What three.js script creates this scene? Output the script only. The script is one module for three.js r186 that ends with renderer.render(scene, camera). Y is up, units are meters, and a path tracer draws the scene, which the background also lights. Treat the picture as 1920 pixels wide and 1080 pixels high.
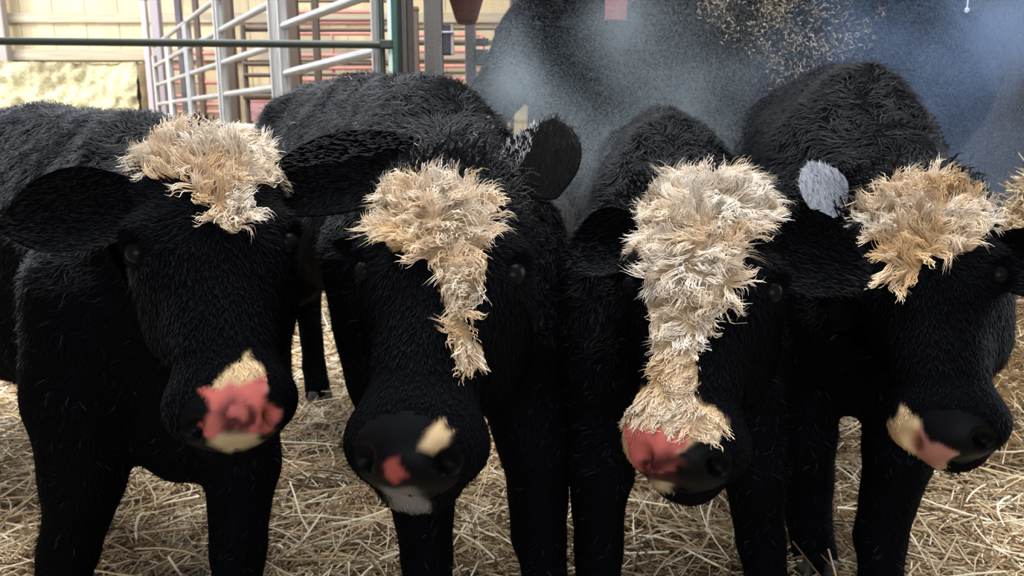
import * as THREE from 'three';
import { mergeGeometries, mergeVertices } from 'three/addons/utils/BufferGeometryUtils.js';
import { RoundedBoxGeometry } from 'three/addons/geometries/RoundedBoxGeometry.js';
import { RectAreaLightUniformsLib } from 'three/addons/lights/RectAreaLightUniformsLib.js';
import { FontLoader } from 'three/addons/loaders/FontLoader.js';
import { TextGeometry } from 'three/addons/geometries/TextGeometry.js';

// ================= camera, sky, sun, exposure =================
const scene = new THREE.Scene();
const FOCAL = 1387, EYE = 0.95, TILT = Math.atan(270 / FOCAL);      // focal length in pixels of a 1920 x 1080 frame
const camera = new THREE.PerspectiveCamera(2 * Math.atan(540 / FOCAL) * 180 / Math.PI, 1920 / 1080, 0.05, 80);
camera.position.set(0, EYE, 0);
camera.rotation.set(-TILT, 0, 0);
camera.focus = 1.05; camera.userData.fStop = 8;
scene.add(camera);
const renderer = new THREE.WebGLRenderer({ antialias: true });
renderer.toneMapping = THREE.LinearToneMapping;
renderer.toneMappingExposure = 4.05;
renderer.shadowMap.enabled = true;
scene.background = new THREE.Color().setRGB(0.88, 0.94, 1.02);         // bright overcast daylight outside the barn
scene.backgroundIntensity = 1.7;
const sun = new THREE.DirectionalLight(new THREE.Color().setRGB(1.0, 0.86, 0.62), 0.6);
sun.name = 'sun'; sun.position.set(-14, 8.4, 1); sun.target.position.set(-3, 1, -8);
sun.castShadow = true; sun.shadow.mapSize.set(2048, 2048);
Object.assign(sun.shadow.camera, { left: -9, right: 9, top: 9, bottom: -9, near: 1, far: 40 });
scene.add(sun, sun.target);
RectAreaLightUniformsLib.init();
const addedTopLight = new THREE.RectAreaLight(new THREE.Color().setRGB(1.0, 0.97, 0.92), 1.7, 4.9, 3.3);   // added lamp under the roof opening, boosts the top light on the calves
addedTopLight.name = 'added_top_light'; addedTopLight.position.set(-0.1, 4.98, -2.0); addedTopLight.rotation.x = -Math.PI / 2; scene.add(addedTopLight);

// ================= small helpers =================
let seedState = 20240611;
const rnd = () => { seedState = (seedState + 0x6d2b79f5) | 0; let t = Math.imul(seedState ^ (seedState >>> 15), 1 | seedState); t = (t + Math.imul(t ^ (t >>> 7), 61 | t)) ^ t; return ((t ^ (t >>> 14)) >>> 0) / 4294967296; };
const rr = (a, b) => a + (b - a) * rnd();
const gauss = () => (rnd() + rnd() + rnd() + rnd() - 2) * 1.2;
const V = (x, y, z) => new THREE.Vector3(x, y, z);
const used = new Map();
function numbered(name) { const n = used.get(name) ?? 0; used.set(name, n + 1); return n ? name + '_' + String(n).padStart(3, '0') : name; }
function tag(o, label, category, group, kind) {
  if (label) o.userData.label = label;
  if (category) o.userData.category = category;
  if (group) o.userData.group = group;
  if (kind) o.userData.kind = kind;
  return o;
}
function thing(name, label, category, pos = [0, 0, 0], group) {
  const g = new THREE.Group(); g.name = numbered(name); g.position.set(...pos); scene.add(g);
  return tag(g, label, category, group);
}
function part(name, geometry, material, parent = scene, kind) {
  const m = new THREE.Mesh(geometry, material); m.name = numbered(name); m.castShadow = m.receiveShadow = true; parent.add(m);
  if (kind) m.userData.kind = kind;
  return m;
}
const struct = (name, geometry, material) => part(name, geometry, material, scene, 'structure');
const box = (x0, y0, z0, x1, y1, z1) => new THREE.BoxGeometry(x1 - x0, y1 - y0, z1 - z0).translate((x0 + x1) / 2, (y0 + y1) / 2, (z0 + z1) / 2);
// a point of the place, given by where the photograph shows it and how far ahead of the camera it stands
function at(px, py, depth) {
  const a = (px - 960) / FOCAL * depth, b = (540 - py) / FOCAL * depth, c = Math.cos(TILT), s = Math.sin(TILT);
  return V(a, EYE + b * c - s * depth, -b * s - c * depth);
}
function pipe(a, b, r, sides = 12) {
  const d = b.clone().sub(a), g = new THREE.CylinderGeometry(r, r, d.length(), sides, 1);
  g.applyQuaternion(new THREE.Quaternion().setFromUnitVectors(V(0, 1, 0), d.normalize()));
  return g.translate((a.x + b.x) / 2, (a.y + b.y) / 2, (a.z + b.z) / 2);
}
// ---------- value noise ----------
const hash3 = (x, y, z) => { let h = Math.imul(x, 374761393) ^ Math.imul(y, 668265263) ^ Math.imul(z, 2147483647 ^ 0x5bd1e995); h = Math.imul(h ^ (h >>> 13), 1274126177); return ((h ^ (h >>> 16)) >>> 0) / 4294967296; };
function noise3(x, y, z) {
  const ix = Math.floor(x), iy = Math.floor(y), iz = Math.floor(z), f = (t) => t * t * (3 - 2 * t), u = f(x - ix), v = f(y - iy), w = f(z - iz), L = (a, b, t) => a + (b - a) * t;
  return L(L(L(hash3(ix, iy, iz), hash3(ix + 1, iy, iz), u), L(hash3(ix, iy + 1, iz), hash3(ix + 1, iy + 1, iz), u), v),
    L(L(hash3(ix, iy, iz + 1), hash3(ix + 1, iy, iz + 1), u), L(hash3(ix, iy + 1, iz + 1), hash3(ix + 1, iy + 1, iz + 1), u), v), w);
}
const fbm = (x, y, z) => 0.55 * noise3(x, y, z) + 0.3 * noise3(x * 2.1, y * 2.1, z * 2.1) + 0.15 * noise3(x * 4.3, y * 4.3, z * 4.3);
// a grey-to-colour texture computed from noise
function noiseTexture(size, fn, color = true) {
  const data = new Uint8Array(size * size * 4);
  for (let y = 0; y < size; y++) for (let x = 0; x < size; x++) { const c = fn(x / size, y / size), i = (y * size + x) * 4; data[i] = c[0] * 255; data[i + 1] = c[1] * 255; data[i + 2] = c[2] * 255; data[i + 3] = 255; }
  const t = new THREE.DataTexture(data, size, size); t.wrapS = t.wrapT = THREE.RepeatWrapping; t.magFilter = THREE.LinearFilter; if (color) t.colorSpace = THREE.SRGBColorSpace; t.needsUpdate = true;
  return t;
}

const D = Math.PI / 180;
// ---------- distance-field helpers ----------
const smin = (a, b, k) => { const h = Math.max(k - Math.abs(a - b), 0) / k; return Math.min(a, b) - h * h * k * 0.25; };
const ell = (x, y, z, cx, cy, cz, rx, ry, rz) => {
  x -= cx; y -= cy; z -= cz;
  const ax = x / rx, ay = y / ry, az = z / rz, k0 = Math.sqrt(ax * ax + ay * ay + az * az);
  if (k0 < 1e-6) return -Math.min(rx, ry, rz);
  const bx = ax / rx, by = ay / ry, bz = az / rz;
  return k0 * (k0 - 1) / Math.sqrt(bx * bx + by * by + bz * bz);
};
const cap = (x, y, z, ax, ay, az, ra, bx, by, bz, rb) => {
  const dx = bx - ax, dy = by - ay, dz = bz - az, px = x - ax, py = y - ay, pz = z - az;
  const h = Math.min(1, Math.max(0, (px * dx + py * dy + pz * dz) / (dx * dx + dy * dy + dz * dz)));
  return Math.hypot(px - h * dx, py - h * dy, pz - h * dz) - (ra + (rb - ra) * h);
};
// a calf's head in its own axes: y up the face to the poll, z out of the forehead, x across; mirrored left to right
function headField(x, y, z) {
  const m = Math.abs(x);
  let d = ell(m, y, z, 0, 0.075, -0.015, 0.097, 0.105, 0.092);
  d = smin(d, ell(m, y, z, 0, 0, -0.005, 0.104, 0.09, 0.083), 0.03);
  d = smin(d, ell(m, y, z, 0, 0.15, -0.005, 0.075, 0.045, 0.058), 0.04);
  d = smin(d, cap(m, y, z, 0, 0.02, -0.005, 0.088, 0, -0.185, 0.012, 0.06), 0.03);
  d = smin(d, ell(m, y, z, 0.055, -0.03, -0.068, 0.052, 0.1, 0.072), 0.035);
  d = smin(d, cap(m, y, z, 0, -0.04, -0.07, 0.05, 0, -0.225, -0.028, 0.042), 0.03);
  d = smin(d, ell(m, y, z, 0.02, -0.213, 0.004, 0.062, 0.05, 0.055), 0.03);
  d = smin(d, ell(m, y, z, 0, -0.232, 0.03, 0.05, 0.034, 0.034), 0.02);
  d = smin(d, ell(m, y, z, 0.088, 0.022, 0.03, 0.026, 0.026, 0.03), 0.025);
  d = smin(d, ell(m, y, z, 0, -0.25, -0.036, 0.042, 0.03, 0.03), 0.02);
  const s1 = ell(m, y, z, 0.046, -0.246, 0.045, 0.013, 0.011, 0.022);      // nostril
  d = -smin(-d, s1, 0.012);
  const s2 = cap(m, y, z, 0, -0.262, -0.008, 0.004, 0.06, -0.24, -0.014, 0.004);  // mouth line
  d = -smin(-d, s2, 0.012);
  const s3 = ell(m, y, z, 0.108, 0.0, 0.043, 0.02, 0.014, 0.02);            // eye socket
  return -smin(-d, s3, 0.012);
}

// outlines of the face marks in each head's own axes: a blaze, b white muzzle, c pink nose, d dark spots, e lip
const MARKS = {
  a1: [[-0.101,0.163],[-0.06,0.194],[-0.027,0.206],[-0.017,0.187],[0.001,0.156],[0.024,0.19],[0.031,0.205],[0.065,0.205],[0.101,0.179],[0.114,0.154],[0.109,0.114],[0.067,0.088],[0.048,0.048],[0.048,0.016],[0.021,-0.011],[0.003,0.005],[-0.001,0.034],[-0.021,0.041],[-0.022,0.075],[-0.059,0.091]],
  b1: [[-0.023,-0.124],[0.004,-0.107],[0.022,-0.095],[0.041,-0.12],[0.042,-0.138],[0.007,-0.136]],
  c1: [[-0.033,-0.128],[0.008,-0.125],[0.041,-0.12],[0.042,-0.138],[0.034,-0.148],[0.057,-0.173],[0.045,-0.196],[0.015,-0.186],[-0.002,-0.163],[-0.026,-0.188],[-0.038,-0.175],[-0.022,-0.148]],
  d1: [[-0.02,-0.151],[0,-0.138],[0.018,-0.144],[0.037,-0.168],[0.031,-0.183],[-0.01,-0.181]],
  e1: [[-0.028,-0.179],[0.022,-0.18],[0.028,-0.211],[-0.006,-0.219],[-0.027,-0.201]],
  a2: [[-0.093,0.094],[-0.09,0.139],[-0.056,0.143],[-0.003,0.111],[0.023,0.119],[0.049,0.096],[0.063,0.067],[0.056,0.037],[0.059,0.006],[0.066,-0.006],[0.063,-0.041],[0.046,-0.086],[0.053,-0.098],[0.067,-0.108],[0.067,-0.12],[0.052,-0.15],[0.04,-0.134],[0.036,-0.103],[0.022,-0.067],[0.005,-0.022],[-0.023,-0.01],[-0.05,0],[-0.074,0.034]],
  b2: [[0.018,-0.153],[0.039,-0.129],[0.043,-0.139],[0.05,-0.143],[0.033,-0.159]],
  c2: [[-0.018,-0.174],[-0.001,-0.166],[0.004,-0.184],[-0.009,-0.195],[-0.018,-0.189]],
  e2: [[-0.029,-0.208],[0.006,-0.202],[0.022,-0.228],[0.018,-0.237],[-0.026,-0.24]],
  a3: [[-0.113,0.111],[-0.107,0.155],[-0.081,0.187],[-0.041,0.19],[-0.01,0.187],[0.013,0.192],[0.049,0.201],[0.084,0.184],[0.107,0.157],[0.104,0.142],[0.073,0.101],[0.071,0.078],[0.049,0.045],[0.057,0.026],[0.047,-0.02],[0.042,-0.046],[0.021,-0.069],[0.026,-0.089],[0.01,-0.089],[0.01,-0.128],[0.015,-0.155],[0.005,-0.178],[0.043,-0.186],[0.051,-0.198],[0.039,-0.221],[0.021,-0.225],[-0.024,-0.214],[-0.061,-0.204],[-0.088,-0.185],[-0.072,-0.155],[-0.043,-0.152],[-0.049,-0.132],[-0.045,-0.097],[-0.067,-0.034],[-0.068,0.012],[-0.095,0.049]],
  b3: [[-0.088,-0.133],[-0.072,-0.112],[-0.038,-0.089],[0.011,-0.095],[0.043,-0.113],[0.051,-0.124],[0.039,-0.139],[0.021,-0.139],[-0.002,-0.156],[-0.068,-0.143],[-0.062,-0.21],[-0.091,-0.193],[-0.097,-0.152]],
  c3: [[-0.083,-0.145],[-0.031,-0.131],[0.014,-0.128],[0.01,-0.146],[-0.005,-0.156],[0.001,-0.168],[-0.008,-0.181],[-0.062,-0.204],[-0.071,-0.164]],
  d3: [[-0.056,-0.181],[-0.015,-0.155],[0.01,-0.155],[0.008,-0.168],[-0.015,-0.179],[-0.006,-0.194],[-0.05,-0.221]],
  e3: [[-0.055,-0.215],[-0.01,-0.201],[-0.016,-0.223],[-0.043,-0.233]],
  a4: [[-0.093,0.149],[-0.039,0.161],[0.025,0.178],[0.046,0.169],[0.065,0.146],[0.092,0.126],[0.095,0.09],[0.073,0.034],[0.045,0.021],[0.008,0.024],[-0.006,-0.004],[-0.03,-0.019],[-0.047,0.002],[-0.046,0.048],[-0.065,0.088]],
  b4: [[-0.078,-0.161],[-0.053,-0.122],[-0.033,-0.134],[-0.031,-0.168],[0.007,-0.184],[-0.024,-0.248],[-0.065,-0.238],[-0.082,-0.208]],
  c4: [[-0.031,-0.144],[-0.017,-0.165],[0.008,-0.179],[-0.014,-0.228],[-0.043,-0.233],[-0.048,-0.181]],
  e4: [[-0.017,-0.25],[0.011,-0.251],[0.013,-0.258],[-0.011,-0.259]],
};

// ================= materials =================
const std = (o) => new THREE.MeshStandardMaterial(o);
const phys = (o) => new THREE.MeshPhysicalMaterial(o);
const rgb = (r, g, b) => new THREE.Color().setRGB(r, g, b);
const M = {
  skin: phys({ vertexColors: true, roughness: 0.75, specularIntensity: 0.03, name: 'hide' }),
  hair: phys({ vertexColors: true, roughness: 0.42, specularIntensity: 0.18, side: THREE.DoubleSide, name: 'black_hair' }),
  faceHair: phys({ vertexColors: true, roughness: 0.6, specularIntensity: 0.055, side: THREE.DoubleSide, name: 'black_face_hair' }),
  cream: phys({ vertexColors: true, roughness: 0.75, specularIntensity: 0.3, side: THREE.DoubleSide, name: 'cream_hair' }),
  nose: phys({ vertexColors: true, roughness: 0.5, specularIntensity: 0.14, name: 'wet_nose' }),
  eye: phys({ color: rgb(0.006, 0.005, 0.006), roughness: 0.3, specularIntensity: 0.14, name: 'eye' }),
  hoof: std({ color: rgb(0.02, 0.017, 0.014), roughness: 0.6, name: 'hoof' }),
};

// ================= turning a distance field into a mesh (surface nets) =================
function netsOf(field, lo, hi, cell, keep) {
  const nx = Math.ceil((hi[0] - lo[0]) / cell) + 1, ny = Math.ceil((hi[1] - lo[1]) / cell) + 1, nz = Math.ceil((hi[2] - lo[2]) / cell) + 1;
  const f = new Float32Array(nx * ny * nz), id = new Int32Array(nx * ny * nz).fill(-1), pos = [], idx = [];
  for (let k = 0, i = 0; k < nz; k++) for (let j = 0; j < ny; j++) for (let h = 0; h < nx; h++, i++) f[i] = field(lo[0] + h * cell, lo[1] + j * cell, lo[2] + k * cell);
  const sx = 1, sy = nx, sz = nx * ny, off = [0, sx, sy, sx + sy, sz, sx + sz, sy + sz, sx + sy + sz];
  for (let k = 0; k < nz - 1; k++) for (let j = 0; j < ny - 1; j++) for (let h = 0; h < nx - 1; h++) {
    const i = h + j * sy + k * sz; let m = 0;
    for (let c = 0; c < 8; c++) if (f[i + off[c]] < 0) m |= 1 << c;
    if (m === 0 || m === 255) continue;
    let x = 0, y = 0, z = 0, n = 0;
    for (let a = 0; a < 8; a++) for (let b = a + 1; b < 8; b++) {
      const e = a ^ b; if (e !== 1 && e !== 2 && e !== 4) continue;
      const fa = f[i + off[a]], fb = f[i + off[b]]; if ((fa < 0) === (fb < 0)) continue;
      const t = fa / (fa - fb);
      x += (a & 1) + t * ((b & 1) - (a & 1)); y += ((a >> 1) & 1) + t * (((b >> 1) & 1) - ((a >> 1) & 1)); z += (a >> 2) + t * ((b >> 2) - (a >> 2)); n++;
    }
    id[i] = pos.length / 3; pos.push(lo[0] + (h + x / n) * cell, lo[1] + (j + y / n) * cell, lo[2] + (k + z / n) * cell);
  }
  const quad = (a, b, c, d, flip) => { if (a < 0 || b < 0 || c < 0 || d < 0) return; flip ? idx.push(a, b, c, a, c, d) : idx.push(a, c, b, a, d, c); };
  for (let k = 1; k < nz - 1; k++) for (let j = 1; j < ny - 1; j++) for (let h = 1; h < nx - 1; h++) {
    const i = h + j * sy + k * sz, s = f[i] < 0;
    if (s !== f[i + sx] < 0) quad(id[i - sy - sz], id[i - sz], id[i], id[i - sy], s);
    if (s !== f[i + sy] < 0) quad(id[i - sx - sz], id[i - sx], id[i], id[i - sz], s);
    if (s !== f[i + sz] < 0) quad(id[i - sx - sy], id[i - sy], id[i], id[i - sx], s);
  }
  let out = idx;
  if (keep) { out = []; for (let t = 0; t < idx.length; t += 3) { const [a, b, c] = [idx[t] * 3, idx[t + 1] * 3, idx[t + 2] * 3]; if (keep((pos[a] + pos[b] + pos[c]) / 3, (pos[a + 1] + pos[b + 1] + pos[c + 1]) / 3, (pos[a + 2] + pos[b + 2] + pos[c + 2]) / 3)) out.push(idx[t], idx[t + 1], idx[t + 2]); } }
  const g = new THREE.BufferGeometry();
  g.setAttribute('position', new THREE.Float32BufferAttribute(pos, 3)); g.setIndex(out);
  return g;
}
const inside = (poly, x, y) => { let c = false; for (let i = 0, j = poly.length - 1; i < poly.length; j = i++) { const [xi, yi] = poly[i], [xj, yj] = poly[j]; if ((yi > y) !== (yj > y) && x < (xj - xi) * (y - yi) / (yj - yi) + xi) c = !c; } return c; };

// 1 well inside the outline, 0 well outside, soft over the width s
function soft(poly, x, y, s) {
  let d = 9; for (let i = 0, j = poly.length - 1; i < poly.length; j = i++) { const [ax, ay] = poly[j], [bx, by] = poly[i], dx = bx - ax, dy = by - ay, t = Math.max(0, Math.min(1, ((x - ax) * dx + (y - ay) * dy) / (dx * dx + dy * dy + 1e-12))); d = Math.min(d, Math.hypot(x - ax - t * dx, y - ay - t * dy)); }
  const h = Math.max(0, Math.min(1, 0.5 + (inside(poly, x, y) ? d : -d) / s)); return h * h * (3 - 2 * h);
}
const blend = (a, b, t) => [a[0] + (b[0] - a[0]) * t, a[1] + (b[1] - a[1]) * t, a[2] + (b[2] - a[2]) * t];

// ================= hair: tapered, wavy locks collected into one geometry =================
class Hair {
  constructor() { this.p = []; this.n = []; this.c = []; this.i = []; this.count = 0; }
  // p root, n skin normal, dir lie of the hair, len, w width, segs, lift off the skin, wave amplitude, c0/c1 root and tip colour
  lock(p, n, dir, len, w, segs, lift, wave, c0, c1, clump, ridge = true) {
    const side = V().crossVectors(dir, n).normalize(), base = this.p.length / 3, ph = clump === undefined ? rnd() * 6.28 : clump * 8 + rr(-0.45, 0.45), fr = clump === undefined ? rr(4, 8) : rr(5, 7.5), bend = clump === undefined ? rr(-0.35, 0.35) : (clump - 0.5) * 1.6 + rr(-0.2, 0.2);
    const q = V(), prev = p.clone(), tan = V(), up = V();
    for (let s = 0; s <= segs; s++) {
      const t = s / segs, wob = wave * len * t;
      q.copy(p).addScaledVector(dir, len * t * (1 - 0.15 * t)).addScaledVector(n, len * lift * (t - 0.35 * t * t) + wob * 0.5 * Math.cos(ph + fr * t)).addScaledVector(side, len * bend * t * t + wob * Math.sin(ph + fr * t));
      tan.copy(q).sub(prev); if (s === 0) tan.copy(dir); tan.normalize(); prev.copy(q);
      up.crossVectors(side, tan).normalize(); if (up.dot(n) < 0) up.negate();
      const ww = w * (s === segs ? 0.12 : t < 0.25 ? 0.8 + 0.8 * t : 1.05 - 0.6 * t) * 0.5;
      for (const k of ridge ? [-1, 0, 1] : [-1, 1]) {
        const o = k === 0 ? ww * 0.55 : 0;
        this.p.push(q.x + side.x * ww * k + up.x * o, q.y + side.y * ww * k + up.y * o, q.z + side.z * ww * k + up.z * o);
        const nx = up.x + side.x * k * 0.8, ny = up.y + side.y * k * 0.8, nz = up.z + side.z * k * 0.8, l = Math.hypot(nx, ny, nz);
        this.n.push(nx / l, ny / l, nz / l);
        this.c.push(c0[0] + (c1[0] - c0[0]) * t, c0[1] + (c1[1] - c0[1]) * t, c0[2] + (c1[2] - c0[2]) * t);
      }
      if (s && !ridge) { const a = base + (s - 1) * 2; this.i.push(a, a + 1, a + 2, a + 1, a + 3, a + 2); } else if (s) { const a = base + (s - 1) * 3, b = a + 3; this.i.push(a, a + 1, b, a + 1, b + 1, b, a + 1, a + 2, b + 1, a + 2, b + 2, b + 1); }
    }
    this.count++;
  }
  geometry(origin) {
    const g = new THREE.BufferGeometry();
    g.setAttribute('position', new THREE.Float32BufferAttribute(this.p, 3)); g.setAttribute('normal', new THREE.Float32BufferAttribute(this.n, 3)); g.setAttribute('color', new THREE.Float32BufferAttribute(this.c, 3)); g.setIndex(this.i);
    return g.translate(-origin.x, -origin.y, -origin.z);
  }
}
// points spread evenly over a mesh: calls use(point, normal, triangle)
function scatter(g, perSquareMetre, use, weight) {
  const P = g.attributes.position.array, N = g.attributes.normal.array, I = g.index.array, p = V(), n = V();
  let debt = 0;
  for (let t = 0; t < I.length; t += 3) {
    const a = I[t] * 3, b = I[t + 1] * 3, c = I[t + 2] * 3;
    const ux = P[b] - P[a], uy = P[b + 1] - P[a + 1], uz = P[b + 2] - P[a + 2], vx = P[c] - P[a], vy = P[c + 1] - P[a + 1], vz = P[c + 2] - P[a + 2];
    const area = 0.5 * Math.hypot(uy * vz - uz * vy, uz * vx - ux * vz, ux * vy - uy * vx);
    debt += area * perSquareMetre * (weight ? weight(P[a], P[a + 1], P[a + 2], N[a], N[a + 1], N[a + 2]) : 1);
    while (debt > rnd()) {
      debt -= 1; let u = rnd(), v = rnd(); if (u + v > 1) { u = 1 - u; v = 1 - v; }
      p.set(P[a] + ux * u + vx * v, P[a + 1] + uy * u + vy * v, P[a + 2] + uz * u + vz * v);
      n.set(N[a], N[a + 1], N[a + 2]); use(p, n, t);
    }
  }
}

// ================= cattle =================
const eulerOf = (yaw, pitch, roll) => new THREE.Euler(pitch * D, yaw * D, roll * D, 'YXZ');
// the trunk, neck and legs as tapered capsules in world space
function bodyBones(o) {
  const { x, z, yaw, s, hs, head } = o, cy = Math.cos(yaw * D), sy = Math.sin(yaw * D), bones = [];
  const w = (a) => V(x + (a[0] * cy + a[2] * sy) * s, a[1] * hs, z + (-a[0] * sy + a[2] * cy) * s);
  const add = (a, ra, b, rb, k = 0.06) => { a = a.isVector3 ? a : w(a); b = b.isVector3 ? b : w(b); bones.push([a.x, a.y, a.z, ra * s, b.x, b.y, b.z, rb * s, k * s]); };
  add([0, 0.76, -0.08], 0.185, [0, 0.72, -0.72], 0.225);
  add([0, 0.85, -0.1], 0.165, [0, 0.86, -0.85], 0.185);
  add([0, 0.84, -0.85], 0.185, [0, 0.82, -1.03], 0.16);
  add([0, 0.96, -0.06], 0.09, [0, 0.985, -0.5], 0.085);
  add([0, 0.985, -0.5], 0.085, [0, 1.0, -0.95], 0.08);
  add([0.1, 0.96, -0.86], 0.075, [-0.1, 0.96, -0.86], 0.075);
  add([0, 0.6, 0.02], 0.15, [0, 0.53, 0.1], 0.125);
  if (o.belly) add([0, 0.57, -0.05], 0.17, [0, 0.55, -0.75], 0.2);
  if (o.brisket) add([0, o.brisket, 0.05], 0.13, [0, o.brisket + 0.05, -0.3], 0.15);
  add([0, 1.0, -0.98], 0.05, [0, 0.9, -1.2], 0.03);
  const nb = head.localToWorld(V(0, 0.03, -0.06)), nb2 = head.localToWorld(V(0, -0.06, -0.12));
  add([0, 0.84, -0.04], 0.17, nb, 0.1); add([0, 0.66, 0.02], 0.15, nb2, 0.075);
  for (const side of [1, -1]) {
    const foot = o.front?.[side > 0 ? 1 : 0], sh = w([side * 0.135, 0.7, -0.0]);
    const hoof = foot ? V(foot[0], 0.05, foot[1]) : w([side * 0.13, 0.05, 0.02]);
    const elbow = sh.clone().lerp(hoof, 0.32), knee = sh.clone().lerp(hoof, 0.6); knee.z += 0.025 * cy * s; knee.x += 0.025 * sy * s;
    const fet = sh.clone().lerp(hoof, 0.88); fet.z -= 0.02 * cy;
    const lk = o.leg ?? 1.2; add(sh, 0.115 * lk, elbow, 0.098 * lk); add(elbow, 0.088 * lk, knee, 0.064 * lk, 0.03); add(knee, 0.062 * lk, fet, 0.046 * lk, 0.02); add(fet, 0.046 * lk, hoof, 0.05, 0.02);
    const rear = o.rear?.[side > 0 ? 1 : 0], rh = rear ? V(rear[0], 0.05, rear[1]) : w([side * 0.15, 0.05, -1.0]), hip = w([side * 0.12, 0.76, -0.93]), stifle = w([side * 0.16, 0.56, -0.8]);
    const hock = V(rh.x - 0.1 * sy * s, 0.4 * hs, rh.z - 0.1 * cy * s), rf = V(rh.x - 0.03 * sy * s, 0.13 * hs, rh.z - 0.03 * cy * s);
    add(hip, 0.15, stifle, 0.105); add(stifle, 0.095, hock, 0.055, 0.03); add(hock, 0.052, rf, 0.04, 0.02); add(rf, 0.045, rh, 0.05, 0.02);
    bones.hooves = [...(bones.hooves ?? []), hoof, rh];
  }
  return bones;
}
function earShape(L, W, cup) {
  const U = 14, K = 16, pos = [], idx = [];
  for (let i = 0; i <= U; i++) for (let k = 0; k <= K; k++) {
    const u = i / U, a = k / K * 2 * Math.PI, w = W * 0.5 * (u < 0.42 ? 0.5 + 0.5 * Math.sin(Math.PI * 0.5 * u / 0.42) : Math.max(0.02, (1 - ((u - 0.42) / 0.58) ** 2)) ** 0.7);
    const y = w * Math.cos(a), t = 0.006 * Math.sin(a);
    pos.push(u * L, y - 0.03 * L * u * u, cup * (y / (W * 0.5)) ** 2 * W * 0.42 * (1 - 0.3 * u) + t - 0.05 * L * u * u);
    if (i < U && k < K) { const b = i * (K + 1) + k, c = b + K + 1; idx.push(b, b + 1, c, b + 1, c + 1, c); }
  }
  const g = new THREE.BufferGeometry(); g.setAttribute('position', new THREE.Float32BufferAttribute(pos, 3)); g.setIndex(idx); g.computeVertexNormals(); return g;
}
const BLACK = [0.0018, 0.002, 0.0028];
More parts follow.
